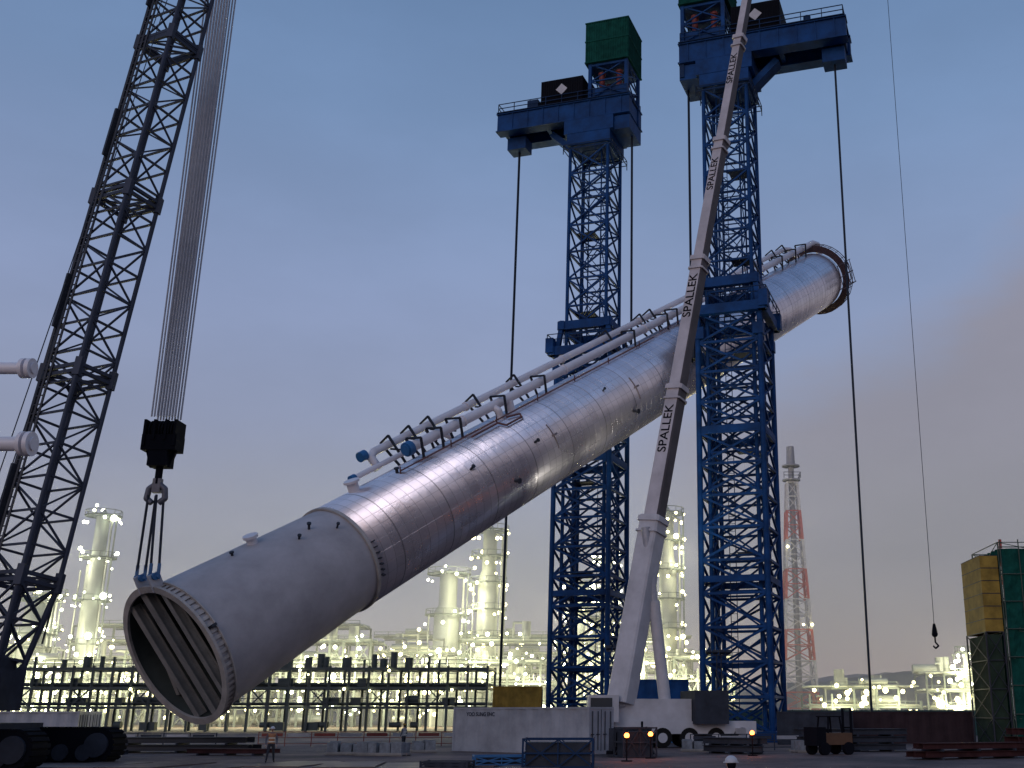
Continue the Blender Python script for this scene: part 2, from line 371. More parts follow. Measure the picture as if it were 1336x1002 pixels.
# ------------------------------------------------------------------ gantry towers
ag=V((.957,-.29,0)).normalized()
def gantry(loc,xdir,OUT,RP):
    x=V(xdir);z=V((0,0,1));y=z.cross(x)
    root=empty('gantry_lift_tower',M3(x,y,z,loc));I=Matrix.Identity(4)
    def k(mb,n,mats):
        o=mb.build(n,mats);o.parent=root;return o
    mb=MB()
    lattice(mb,I,4.7,4.7,0,67,20,.21,.17)
    lattice(mb,I,2.4,2.4,42,67,8,.09,.09,x=False)
    k(mb,'inner_mast',[BLUE])
    mb=MB()
    lattice(mb,I,6.3,6.3,.8,41,13,.29,.2)
    for zz in(0.4,14.5,29): 
        for s_ in(-1,1):
            mb.beam((s_*3.1,-3.3,zz),(s_*3.1,3.3,zz),.4,.6);mb.beam((-3.3,s_*3.1,zz),(3.3,s_*3.1,zz),.4,.6)
    mb.box((0,0,.45),(8.4,8.4,.9))
    k(mb,'outer_mast',[BLUE])
    mb=MB()
    for zz,wd in((41.2,7.0),(44.4,5.4)):
        for s_ in(-1,1):
            mb.beam((s_*wd/2,-wd/2-.5,zz),(s_*wd/2,wd/2+.5,zz),.7,1.0);mb.beam((-wd/2-.5,s_*wd/2,zz),(wd/2+.5,s_*wd/2,zz),.7,1.0)
    for a in(-1,1):
        for b_ in(-1,1):
            mb.beam((a*3.2,b_*3.2,40.5),(a*2.7,b_*2.7,45),.5)
            mb.box((a*3.7,b_*3.7,41.8),(.9,.9,1.7));mb.box((a*3.0,b_*3.0,38.9),(1.0,1.0,1.2))
    k(mb,'jacking_collar',[BLUE])
    mb=MB();rail(mb,[(-4,-4,41.9),(4,-4,41.9),(4,4,41.9),(-4,4,41.9),(-4,-4,41.9)],1.2);rail(mb,[(-3,-3,66),(3,-3,66),(3,3,66),(-3,3,66),(-3,-3,66)],1.2)
    rail(mb,[(-4.8,-2.7,73.2),(OUT-.2,-2.7,73.2),(OUT-.2,2.7,73.2),(-4.8,2.7,73.2)],1.15)
    for xx in(-.5,.1): mb.beam((xx,-2.6,1),(xx,-2.6,66),.07)
    zz=1.5
    while zz<66: mb.beam((-.5,-2.6,zz),(.1,-2.6,zz),.05);zz+=.7
    for zz in range(7,66,10): mb.box((1.2,-1.2,zz),(2.2,2.2,.08))
    k(mb,'handrails_and_ladder',[NAVY])
    mb=MB();cx=(OUT-5)/2;ln=OUT+5
    for s_ in(-1,1):
        mb.beam((-5,s_*1.9,71.9),(OUT,s_*1.9,71.9),1.1,2.3,up=(0,0,1))
        for xx in range(-4,int(OUT),2): mb.box((xx,s_*2.5,71.9),(.12,.12,2.2))
        mb.box((cx,s_*1.9,73.08),(ln+.2,1.5,.14));mb.box((cx,s_*1.9,70.72),(ln+.2,1.5,.14))
    for xx in(-4.6,-2,2,6,OUT-.5): mb.box((xx,0,72),(.5,2.8,1.9))
    mb.box((0,0,69.7),(6.2,5.4,1.8));mb.box((0,0,68.0),(5.4,5.4,1.5))
    mb.beam((2.4,0,67.5),(5.5,0,70.4),1.6,.7)
    mb.box((RP,0,69.7),(2.4,2.0,1.6));mb.box((-4,0,69.6),(2.0,4.6,1.8))
    mb.box((cx,0,73.2),(ln,5.6,.08),1)
    k(mb,'header_girder',[BLUE,NAVY])
    mb=MB()
    mb.box((3.6,0,75.0),(5.4,5.0,3.3));
    for sy in(-1,1):
        for i in range(18): mb.box((1.05+i*.3,sy*2.52,75.0),(.12,.08,3.1))
    k(mb,'power_pack_container',[BLACK])
    mb=MB();s2=.75
    for sg in(-1,1):
        yy=sg*2.58
        mb.add([(3.6-s2,yy,75.2),(3.6,yy,75.2-s2),(3.6+s2,yy,75.2),(3.6,yy,75.2+s2)],[(0,1,2,3)])
    k(mb,'container_mark',[WHITE])
    mb=MB()
    lattice(mb,Matrix.Translation((-2.3,0,0)),4.6,4.6,73.3,78,2,.2,.13,round_=False)
    mb.box((-2.3,0,74.1),(4.2,4.2,1.5));mb.box((-2.3,0,77.8),(4.9,4.9,.3))
    k(mb,'strand_jack_frame',[BLUE])
    mb=MB();
    for xx,yy in((-3.4,-1.4),(-1.2,-1.4),(-3.4,1.4),(-1.2,1.4)):
        mb.tube((xx,yy,74.8),(xx,yy,76.8),.34,n=14);mb.tube((xx,yy,76.8),(xx,yy,77.1),.45,n=14)
    k(mb,'strand_jacks',[ORANGE])
    mb=MB();mb.box((-2.2,0,80.8),(5.4,5.4,5.6))
    for i in range(18):
        xx=-4.8+i*.306
        mb.box((xx,-2.73,80.8),(.1,.06,5.5));mb.box((xx,2.73,80.8),(.1,.06,5.5))
    for i in range(18):
        yy=-2.6+i*.306
        mb.box((-4.93,yy,80.8),(.06,.1,5.5));mb.box((.53,yy,80.8),(.06,.1,5.5))
    for zz in(78.1,81,83.6): mb.box((-2.2,0,zz),(5.6,5.6,.16))
    k(mb,'netted_jack_enclosure',[GREEN])
    mb=MB();mb.box((7.6,1.2,74),(1.4,1.6,1.4),0);mb.tube((9.0,-1,73.2),(9.0,-1,74.8),.4,n=12);mb.box((-4.7,-2.2,70),(.5,.5,2),0);k(mb,'girder_equipment',[NAVY,DARK])
    mb=MB()
    for dy in(-.13,.13): mb.tube((RP,dy,0),(RP,dy,70),.10,n=6)
    for dx in(-.13,.13): mb.tube((-4.6,dx,37),(-4.6,dx,70),.10,n=6)
    mb.box((RP,0,1.1),(2.2,2.2,2.2));mb.box((-4.6,0,38.5),(.8,1.2,2.4))
    k(mb,'strand_cables',[ROPED])
    return root
gantry((9.2,106,0),ag,13.2,11.6);gantry((-6.0,118.8,0),-ag,12.0,10.0)
# ------------------------------------------------------------------ crawler crane
root=empty('crawler_crane')
Bp=V((-34.1,59.2,3.2));Tp=V((-30.1,67.4,78.5));d=(Tp-Bp).normalized()
bx=V((.90,-.43,0));bx=(bx-d*bx.dot(d)).normalized();by=d.cross(bx)
BM=M3(bx,by,d,Bp);BL=(Tp-Bp).length
mb=MB()
W_,D_=3.0,2.3
lattice(mb,BM,1.6,W_,0,6,3,.17,.11,d0=1.2,d1=D_)
lattice(mb,BM,W_,W_,6,BL-5,34,.15,.10,d0=D_,d1=D_,x=False)
lattice(mb,BM,W_,1.8,BL-5,BL,2,.17,.11,d0=D_,d1=1.6)
for k in range(6,int(BL-5),12):
    for q in(0,.4):
        c=[BM@V((sx_*W_/2,sy_*D_/2,k+q)) for sx_,sy_ in((-1,-1),(1,-1),(1,1),(-1,1))]
        for i in range(4): mb.beam(c[i],c[(i+1)%4],.2)
        mb.beam(c[0],c[2],.12)
    for sx_,sy_ in((-1,-1),(1,-1),(1,1),(-1,1)): mb.beam(BM@V((sx_*W_/2,sy_*D_/2,k-.35)),BM@V((sx_*W_/2,sy_*D_/2,k+.75)),.38)
mb.build('main_boom',[CRANE],root)
mb=MB()
yy0=-D_/2-.14
for o in(-1.35,-1.0,-.62): mb.beam(BM@V((o,yy0,4)),BM@V((o,yy0,BL-3)),.10)
k=4
while k<BL-4: mb.beam(BM@V((-1.4,yy0,k)),BM@V((-.6,yy0,k)),.06);k+=.55
for k in range(9,70,12): mb.beam(BM@V((-1.2,yy0-.08,k)),BM@V((-1.2,yy0-.08,k+3.5)),.5,.16,up=bx)
for o in(-1.62,-1.78,1.3): mb.tube(BM@V((o,D_/2+.1,3)),BM@V((o,D_/2+.1,BL)),.06,n=6)
for s_ in(0,.5): mb.tube(V((-29.9+s_,48.3,7.6)),Tp+V((s_*.3,-.3,-1)),.03,n=6)
mb.build('boom_walkway_and_pendants',[DARK],root)
mb=MB()
mb.box(Tp+V((.2,.3,-.2)),(2.6,2.4,1.6));
for i in range(7): mb.tube(V((-31.25+i*.2,68,77.8)),V((-31.15+i*.2,68,77.8)),1.1,n=24)
mb.build('boom_head_sheaves',[DARK],root)
mb=MB();HX,HY=-30.75,68.0
for i in range(9):
    for j in(-1,1):
        mb.tube((HX-.74+i*.185,HY+j*.45,20.6),(HX-.86+i*.215,HY+j*.75,77.6),.06,n=6)
mb.build('hoist_ropes',[ROPE],root)
mb=MB()
mb.box((HX,HY,18.9),(2.2,1.3,1.0));mb.box((HX,HY,17.9),(1.2,1.2,1.0))
for i in range(8): mb.tube((HX-.73+i*.2,HY,19.7),(HX-.65+i*.2,HY,19.7),.72,n=24)
for s_ in(-1,1):
    mb.box((HX+s_*.95,HY,19.5),(.16,1.5,1.7));mb.box((HX+s_*.35,HY,19.7),(.14,1.5,1.3))
    mb.beam((HX+s_*.95,HY,18.8),(HX+s_*.5,HY,17.4),.25)
mb.tube((HX,HY,17.4),(HX,HY,16.3),.22,n=12)
mb.build('hook_block',[BLACK],root)
mb=MB()
for s_ in(-1,1):
    pts=[V((HX,HY,16.4)),V((HX-s_*.5,HY,16.0)),V((HX-s_*.58,HY,15.4)),V((HX-s_*.22,HY,15.1))];mb.path(pts,.19,10)
mb.box((HX,HY,16.2),(.5,.4,.9))
mb.build('ramshorn_hook',[mat('hook_steel',(.16,.16,.19),.5,.4,.3,2)],root)
mb=MB()
for sgn in(-1,1):
    lug=VM@V((sgn*.75,5.2,.25))
    for o in(-.16,.16): mb.tube(V((HX-sgn*.25+o,HY+o,15.6)),lug+V((o*1.6,0,.4)),.085,n=8)
    mb.beam(lug+V((-.25,0,0)),lug+V((-.25,0,.8)),.16,mi=1);mb.beam(lug+V((.25,0,0)),lug+V((.25,0,.8)),.16,mi=1);mb.tube(lug+V((-.35,0,0)),lug+V((.35,0,0)),.16,n=10,mi=1)
mb.build('lifting_slings',[SLATE,CAPB],root)
mb=MB()
for cy in(53.5,61.5):
    cx=-34.5
    prof=[]
    for k in range(9): a=math.radians(90+k*22.5);prof.append((-5.6+math.cos(a)*.85,.85+math.sin(a)*.85))
    for k in range(9): a=math.radians(-90+k*22.5);prof.append((5.6+math.cos(a)*.85,.85+math.sin(a)*.85))
    vs=[(cx+p[0],cy-.75,p[1]+.02) for p in prof]+[(cx+p[0],cy+.75,p[1]+.02) for p in prof];n=len(prof)
    mb.add(vs,[(i,(i+1)%n,n+(i+1)%n,n+i) for i in range(n)]+[tuple(range(n)),tuple(range(2*n-1,n-1,-1))],0)
    for i in range(40): mb.box((cx-5.6+i*.287,cy,1.74),(.2,1.6,.08));
    for s_ in(-1,1):
        for k in range(1,9):
            a=math.radians(90-k*20)*1;px=cx+s_*(5.6+math.cos(a)*.88);pz=.87+math.sin(a)*.88
            mb.beam((px,cy-.8,pz),(px,cy+.8,pz),.2,.1,up=(s_*math.cos(a),0,math.sin(a)))
    for i in range(9): mb.tube((cx-5+i*1.25,cy-.9,.5),(cx-5+i*1.25,cy-.72,.5),.42,n=16,mi=1)
    for s_ in(-1,1): mb.tube((cx+s_*5.6,cy-.92,.87),(cx+s_*5.6,cy-.72,.87),.62,n=18,mi=1)
mb.box((-34.5,57.5,1.5),(5,7,1.0),1);mb.tube((-34.5,57.5,2),(-34.5,57.5,2.5),1.8,n=24,mi=1)
mb.build('crawler_tracks',[BLACK,SLATE],root)
mb=MB();mb.box((-34.8,53,3.9),(3.4,13,2.6));mb.box((-34.8,46,4.2),(7.5,3.2,3.6),1);mb.box((-32.4,57,3.6),(1.3,2.2,2.0));mb.box((-32.4,55.88,3.8),(1.1,.05,1.2),2)
for i in range(4): mb.box((-34.8,46,2.9+i*.9),(7.6,3.3,.06),0)
mb.beam((-35.6,54,5),(-31.5,48.5,9.5),.35,mi=0);mb.beam((-34,54,5),(-30,48.3,7.6),.35,mi=0);mb.beam((-34.8,47,5.8),(-30,48.3,7.6),.3)
mb.build('crane_superstructure',[SLATE,DARK,GLASS],root)
# ------------------------------------------------------------------ mobile crane with telescopic boom
root=empty('mobile_crane')
b0=V((-1.75,85,3.2));b1=V((9.8,90,68.2));bd=(b1-b0).normalized();bl=(b1-b0).length
tx=V((.86,-.51,0));tx=(tx-bd*tx.dot(bd)).normalized();ty=bd.cross(tx)
TM=M3(tx,ty,bd,b0)
def at(z):
    return (z-b0.z)/bd.z
secs=[(0,at(17.3),1.72,1.9),(at(17.3),at(28.4),1.34,1.45),(at(28.4),at(40.3),1.18,1.28),(at(40.3),at(52.3),1.04,1.12),(at(52.3),at(63.6),.90,.98),(at(63.6),at(92),.76,.84)]
FACE=mat('boom_paint',(.54,.51,.54),.5,0,.25,.5);SIDE=mat('boom_side_shade',(.08,.068,.078),.6,0,.35,.5)  # darker copy of the boom paint: shade of the right-hand faces put into colour
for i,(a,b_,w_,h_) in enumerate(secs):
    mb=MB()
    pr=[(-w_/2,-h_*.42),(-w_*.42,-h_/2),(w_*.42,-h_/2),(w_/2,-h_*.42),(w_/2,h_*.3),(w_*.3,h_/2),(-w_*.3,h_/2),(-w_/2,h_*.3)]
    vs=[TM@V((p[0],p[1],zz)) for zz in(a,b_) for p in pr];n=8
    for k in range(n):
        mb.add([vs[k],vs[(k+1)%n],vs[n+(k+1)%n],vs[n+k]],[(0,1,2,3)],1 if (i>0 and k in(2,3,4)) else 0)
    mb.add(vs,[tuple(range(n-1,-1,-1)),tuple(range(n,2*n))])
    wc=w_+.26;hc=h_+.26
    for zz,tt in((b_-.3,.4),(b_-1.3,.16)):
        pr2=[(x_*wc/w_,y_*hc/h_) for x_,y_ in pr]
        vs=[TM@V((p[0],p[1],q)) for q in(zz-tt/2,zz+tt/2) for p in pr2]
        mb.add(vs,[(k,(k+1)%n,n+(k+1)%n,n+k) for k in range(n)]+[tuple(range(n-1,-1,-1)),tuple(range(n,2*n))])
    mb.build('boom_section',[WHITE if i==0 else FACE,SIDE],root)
    if 0<i<5:
        tz=b_-4.0
        Mx=M3(bd,-tx,-ty,TM@V((0,-h_/2-.012,tz)))
        text('SPALLEK',1.1*(.82 if i>2 else 1),'boom_lettering',BLACK,Mx,root)
mb=MB()
tip=b0+bd*secs[-1][1]
mb.box(tip,(1.4,1.4,1.6))
jt=V((24.0,93,112))
xx,yy,dd=frame(jt-tip);lattice(mb,M3(xx,yy,dd,tip),1.3,.8,0,(jt-tip).length,10,.07,.05,x=False)
mb.build('fly_jib',[WHITE],root)
mb=MB();mb.tube((24.0,93,9.6),(24.0,93,112),.026,n=6)
mb.tube(TM@V((-.75,h_/2+.7,0)),TM@V((-.3,h_/2+.3,secs[-1][1])),.03,n=6)
mb.tube((24,93,8.9),(24,93,9.6),.24,.1,n=14,mi=1);mb.sphere((24,93,8.75),.26,14,1);mb.path([V((24,93,8.5)),V((24,93,8.1)),V((24.25,93,7.8)),V((24.0,93,7.6)),V((23.8,93,7.8))],.07,8,1)
mb.build('auxiliary_hook_and_rope',[ROPED,BLACK],root)
mb=MB()
cb_=V((1.6,86.5,2.3));ct=TM@V((0,-1.1,at(16.2)))
mb.tube(cb_,cb_.lerp(ct,.6),.46,n=18);mb.tube(cb_.lerp(ct,.6),ct,.33,n=18,mi=1)
mb.build('luffing_cylinder',[WHITE,ROPE],root)
mb=MB();RZ=Matrix.Rotation(math.radians(12),3,'Z')
def rp_(x_,y_,z_): return V((0,86.5,0))+RZ@V((x_,y_,z_))
mb.box(rp_(0,0,1.45),(16.5,3,.9),0,RZ);mb.box(rp_(-8.2,0,1.7),(2.0,2.9,2.0),0,RZ);mb.box(rp_(-8.7,-1.3,2.0),(.9,.5,.8),2,RZ);mb.box(rp_(-9.23,0,2.1),(.06,2.4,.8),2,RZ)
for i in range(8):
    for s_ in(-1,1):
        x_=-7.2+i*2.05;mb.tube(rp_(x_,s_*1.1,.72),rp_(x_,s_*1.52,.72),.72,n=20,mi=3);mb.tube(rp_(x_,s_*1.5,.72),rp_(x_,s_*1.56,.72),.36,n=14,mi=0)
mb.box(rp_(0,0,2.7),(6.5,2.8,1.6),0,RZ);mb.box(rp_(4.6,0,2.9),(2.6,4.6,2.4),1,RZ);mb.box(rp_(-3.6,-1.9,2.8),(2.2,1.1,1.9),0,RZ);mb.box(rp_(-3.8,-2.47,3.0),(1.6,.04,1.1),2,RZ)
for x_ in(-6.2,6.8):
    for s_ in(-1,1):
        mb.beam(rp_(x_,0,1.2),rp_(x_,s_*4.3,1.2),.4,.4);mb.tube(rp_(x_,s_*4.1,.1),rp_(x_,s_*4.1,1.2),.16,n=10);mb.box(rp_(x_,s_*4.1,.1),(1.1,1.1,.12),1,RZ)
for x_ in(-1.5,1.5): mb.beam(rp_(x_*.5-1.75,-1.0*0,2.2),b0+V((0,x_*.3,0)),.5)
mb.build('carrier_and_superstructure',[WHITE,SLATE,GLASS,TYRE],root)
# ------------------------------------------------------------------ plant in the background
def lampset(parent,pts,r0=.28,r1=.6,m=LAMP,name='lamps'):
    mb=MB()
    for p in pts: mb.sphere(p,random.uniform(r0,r1)*(1.7 if random.random()<.12 else 1),8,0)
    o=mb.build(name,[m],parent);return o
def column(x,y,h,r,name='process_tower',nl=16,clad=PLANTL,power=4200,plat=5):
    root=empty(name);mb=MB()
    mb.lathe([(0,r*1.15),(h*.12,r),(h*.72,r),(h*.76,r*.7),(h*.96,r*.7),(h,.05)],24)
    mb.v=[(a+x,b_+y,c) for a,b_,c in mb.v]
    mb.path([V((x+r*1.3,y-r*.6,2)),V((x+r*1.3,y-r*.6,h*.93)),V((x,y,h*.97))],.22,8)
    mb.path([V((x-r*1.3,y-r*.7,2)),V((x-r*1.3,y-r*.7,h*.7))],.16,8)
    mb.build('shell',[clad],root)
    mb=MB();pts=[]
    for k in range(plat):
        z=h*(.16+.82*k/(plat-1)*.98);R_=r*1.35+.9
        prv=None
        for i in range(13):
            a=2*math.pi*i/12;p=V((x+R_*math.cos(a),y+R_*math.sin(a),z))
            if prv is not None:
                mb.beam(prv,p,.25);mb.beam(prv+V((0,0,1.1)),p+V((0,0,1.1)),.12);mb.beam(p,p+V((0,0,1.1)),.1);mb.beam(p,V((x,y,z)),.15)
            prv=p
            if i<12 and random.random()<nl/(12*plat)*2.2: pts.append(p+V((0,0,random.uniform(-2,1.8))))
        mb.beam((x+R_*.95,y-R_*.3,z-h*.82/(plat-1)*.98 if k else 0),(x+R_*.95,y-R_*.3,z),.3,.12)
    mb.build('platforms',[PLANT],root)
    lampset(root,pts,.18,.42,random.choice((LAMP,LAMPW)))
    for k in range(2): point('column_light',(x+random.choice((-1,1))*r*2.2,y-r*2.8,h*(.3+.45*k)),power*.7,(1,.93,.58),.8,root)
def structure(x0,x1,y0,y1,H,nb,lev,lamps=20,name='process_structure',fill=10,power=6000,m=PLANT,npl=2,lr=(.2,.5)):
    root=empty(name);mb=MB()
    xs=[x0+(x1-x0)*i/nb for i in range(nb+1)]
    for x in xs:
        hh=H*random.choice((1,1,.85,.66))
        for y in(y0,y1): mb.beam((x,y,0),(x,y,hh),.35)
        for l in range(1,lev+1):
            if H*l/lev<=hh+.1: mb.beam((x,y0,H*l/lev),(x,y1,H*l/lev),.3)
    for l in range(1,lev+1):
        z=H*l/lev;a_=0 if l<lev else random.randrange(2);b2=nb if l<lev else nb-random.randrange(2)
        for y in(y0,y1): mb.beam((xs[a_],y,z),(xs[b2],y,z),.32)
        rail(mb,[(xs[a_],y0,z),(xs[b2],y0,z)],1.1,0,.05,3)
    for i in range(nb):
        if random.random()<.6:
            l=random.randrange(lev);mb.beam((xs[i],y0,H*l/lev),(xs[i+1],y0,H*(l+1)/lev),.2);mb.beam((xs[i+1],y0,H*l/lev),(xs[i],y0,H*(l+1)/lev),.2)
    mb.build('steel_frame',[m],root)
    mb=MB()
    for i in range(fill):
        x=random.uniform(x0+1,x1-1);y=random.uniform(y0,y1);z=H*random.randrange(lev+1)/lev
        t_=random.random()
        if t_<.4: mb.tube((x,y,z),(x,y,z+random.uniform(2,H/lev*1.3)),random.uniform(.5,1.2),n=14)
        elif t_<.7:
            l_=random.uniform(3,6);mb.tube((x-l_/2,y,z+1.3),(x+l_/2,y,z+1.3),random.uniform(.5,1.0),n=14)
        else:
            h2=random.uniform(2,4);mb.path([V((x,y,z)),V((x,y,z+h2)),V((x+random.uniform(-3,3),y,z+h2))],.22,8)
    for l in range(1,lev+1):
        for k in range(4):
            yy=y0+(y1-y0)*(k+.5)/4;mb.tube((x0,yy,H*l/lev+.4),(x1,yy,H*l/lev+.4),random.uniform(.12,.3),n=8)
    mb.build('pipes_and_drums',[PLANTL],root)
    lampset(root,[V((random.uniform(x0,x1),y0-.4,H*random.randint(1,lev)/lev+random.uniform(-1.6,1.8))) for _ in range(lamps)],lr[0],lr[1],random.choice((LAMP,LAMPW,LAMP)))
    for k in range(npl): point('bay_light',(x0+(x1-x0)*(k+.5)/npl,y0-3,H*random.uniform(.4,.7)),power,(1,.92,.52),.8,root)
root=empty('pipe_rack');mb=MB()
for i in range(25):
    x=-88+i*2.75
    for y in(158,166): mb.beam((x,y,0),(x,y,8.8+(1.2 if i%4==1 else 0)),.32)
    for z in(3.2,5.8,8.4): mb.beam((x,158,z),(x,166,z),.3)
    if i%3==0 and i<24:
        mb.beam((x,158,3.2),(x+2.75,158,5.8),.16);mb.beam((x+2.75,158,3.2),(x,158,5.8),.16)
for z in(3.2,5.8,8.4):
    for y in(158,166): mb.beam((-88,y,z),(-22,y,z),.34)
    rail(mb,[(-88,157.8,z+.1),(-22,157.8,z+.1)],1.1,0,.04,2.75)
for z in(3.7,6.3):
    for k in range(6): mb.tube((-88,159+k*1.2,z),(-22,159+k*1.2,z),.2,n=8)
for i in range(14):
    x=random.uniform(-86,-26);mb.tube((x,160,8.6),(x,160,8.6+random.uniform(1,2.2)),random.uniform(.3,.7),n=10)
for i in range(30):  # valves, drums and boxes hanging in the rack
    x=random.uniform(-86,-24);z=random.choice((.1,3.4,6.0));l_=random.uniform(.8,2.4)
    if i%2: mb.box((x,158.8,z+.6),(l_,1,1.1))
    else: mb.tube((x-l_/2,158.9,z+.8),(x+l_/2,158.9,z+.8),random.uniform(.3,.6),n=10)
mb.build('rack_steel',[mat('rack_steel',(.045,.065,.07),.7,.1,.3,.3)],root)
lampset(root,[V((random.uniform(-88,-24),157.5,random.choice((2.6,5.2,7.8))+random.uniform(-.3,.5))) for _ in range(18)],.1,.22)
for x0,x1,H,l in((-128,-112,14,4),(-111,-98,11,3),(-97,-82,13,4),(-81,-66,16,5),(-65,-50,15,4),(-49,-36,13,4),(-34,-16,15,4),(-12,2,19,5),(3,16,12,3)):
    structure(x0,x1,205,217,H,6,l,44,fill=20,power=5200,lr=(.15,.40))
structure(-120,-60,235,245,20,14,6,60,fill=34,npl=2,power=4500);structure(-58,10,240,250,18,14,5,60,fill=34,npl=2,power=4500)
column(-112,225,43,1.9,nl=26);column(-116,212,24,2.6,nl=18,plat=4);column(-119,222,26,1.6,nl=14,plat=4)
column(-40.5,228,31,2.6,nl=10,plat=4);column(-32,226,40,2.1,nl=34,plat=7);column(4.5,222,43,1.8,nl=30,plat=7);column(-14,230,29,1.5,nl=18);column(-8,228,34,1.5,nl=20)
structure(31,52,215,226,7,5,2,30,fill=16,power=3200,npl=2,lr=(.2,.55));structure(57,75,230,240,10,5,3,38,fill=20,power=3600,npl=2,lr=(.2,.6))
column(66,232,15,1.0,nl=14,plat=3)
mb=MB();mb.box((-20,245,24),(340,150,48));hz=mb.build('plant_haze',[])
hm=bpy.data.materials.new('haze');hm.use_nodes=True;g=hm.node_tree;g.nodes.remove(g.nodes['Principled BSDF'])
vsn=g.nodes.new('ShaderNodeVolumeScatter');vsn.inputs['Color'].default_value=(.93,.92,.98,1);vsn.inputs['Density'].default_value=.0026;vsn.inputs['Anisotropy'].default_value=.3
g.links.new(vsn.outputs[0],g.nodes['Material Output'].inputs['Volume']);hz.data.materials.append(hm)
root=empty('flare_tower');mb=MB()
FX,FY=35.5,262
bands=8
for k in range(bands):
    t0,t1=k/bands,(k+1)/bands;H=56
    lattice(mb,Matrix.Translation((FX,FY,0)),8-5.6*t0,8-5.6*t1,H*t0,H*t1,2,.28,.2,mi=k%2,round_=False)
mb.build('lattice_mast',[mat('flare_red',(.5,.10,.09),.6,0,.2,1),mat('flare_white',(.55,.53,.56),.6,0,.2,1)],root)
mb=MB();mb.tube((FX,FY,0),(FX,FY,62),.7,n=14);mb.tube((FX,FY,60),(FX,FY,65),1.1,.9,n=14)
for z in(56.5,60): mb.tube((FX,FY,z),(FX,FY,z+.3),2.2,n=14);
mb.build('flare_stack',[mat('stack_grey',(.3,.3,.34),.6,.1,.2,1)],root)
mb=MB();rail(mb,[(FX-2,FY-2,56.8),(FX+2,FY-2,56.8),(FX+2,FY+2,56.8)],1.5,0,.06);mb.build('stack_railing',[DARK],root)
lampset(root,[V((FX+1,FY-4,22)),V((FX-2,FY-4,40)),V((FX+3,FY-4,22))],.3,.5)
# ------------------------------------------------------------------ site objects
def container(name,loc,ang,Lg,W,H,m,doors=True):
    Rz=Matrix.Rotation(ang,4,'Z');root=empty(name,Matrix.Translation(loc)@Rz);mb=MB()
    n=int(Lg/.28)
    for sy in(-1,1):
        vs=[];fs=[]
        for i in range(n+1):
            x=-Lg/2+Lg*i/n;off=(.05 if (i//2)%2 else 0)
            for z in(.16,H-.12): vs.append((x,sy*(W/2-.02-off),z))
        for i in range(n): a=i*2;fs.append((a,a+2,a+3,a+1) if sy<0 else (a+1,a+3,a+2,a))
        mb.add(vs,fs)
    for sx_ in(-1,1):
        mb.box((sx_*(Lg/2-.05),0,H/2),(.06,W-.1,H-.25))
    mb.box((0,0,H-.08),(Lg-.1,W-.1,.06))
    for sy in(-1,1):
        mb.box((0,sy*(W/2-.06),.09),(Lg-.24,.14,.18));mb.box((0,sy*(W/2-.05),H-.06),(Lg-.24,.12,.13))
    for sx_ in(-1,1):
        mb.box((sx_*(Lg/2-.06),0,.09),(.13,W-.24,.17));mb.box((sx_*(Lg/2-.06),0,H-.06),(.13,W-.24,.12))
        for sy in(-1,1): mb.box((sx_*(Lg/2-.06),sy*(W/2-.06),H/2),(.16,.16,H+.02))
    o=mb.build('shell',[m]);o.parent=root
    mb=MB()
    for y in(-.9,-.35,.35,.9):
        mb.tube((Lg/2+.03,y*W/2.44,.25),(Lg/2+.03,y*W/2.44,H-.25),.03,n=8);mb.box((Lg/2+.04,y*W/2.44,H*.42),(.05,.3,.06))
    mb.box((Lg/2-.01,0,H/2),(.02,.03,H-.3),1)
    o=mb.build('door_gear',[DARK,BLACK]);o.parent=root
    return root
nc=V((-3.53,72,0));dL=V((-.799,.602,0));dW=V((.602,.799,0))
c0=nc+dL*6.1+dW*1.22
cr=container('shipping_container',c0,math.atan2(-.602,.799),12.2,2.44,2.85,CONT)
lt=text('YOO SUNG ENC',.36,'container_lettering',SLATE,M3(-dL,V((0,0,1)),-dW,nc+dL*9.6-dW*.01+V((0,0,2.4))),None);
lt.parent=cr;lt.matrix_parent_inverse=(Matrix.Translation(c0)@Matrix.Rotation(math.atan2(-.602,.799),4,'Z')).inverted()
container('storage_container',(-12.5,110,0),0,6.1,2.44,2.6,SLATE);container('storage_container',(-12.3,110,2.62),.05,4.6,2.44,2.3,YELL)
container('storage_container',(1.5,101,0),0,6.1,2.44,2.9,CAPB);container('storage_container',(1.0,101.5,2.92),.1,5.4,2.44,2.4,BLUE)
container('storage_container',(14,95,0),-.1,6.1,2.44,2.6,SLATE);container('storage_container',(22,99,0),.1,12.1,2.44,2.6,mat('dark_container',(.04,.024,.03),.7,0,.3,1,spec=.2))
container('storage_container',(-53,95,0),.15,12.1,2.44,2.6,CONT);container('storage_container',(-56,104,0),.0,12.1,2.44,2.6,WHITE)
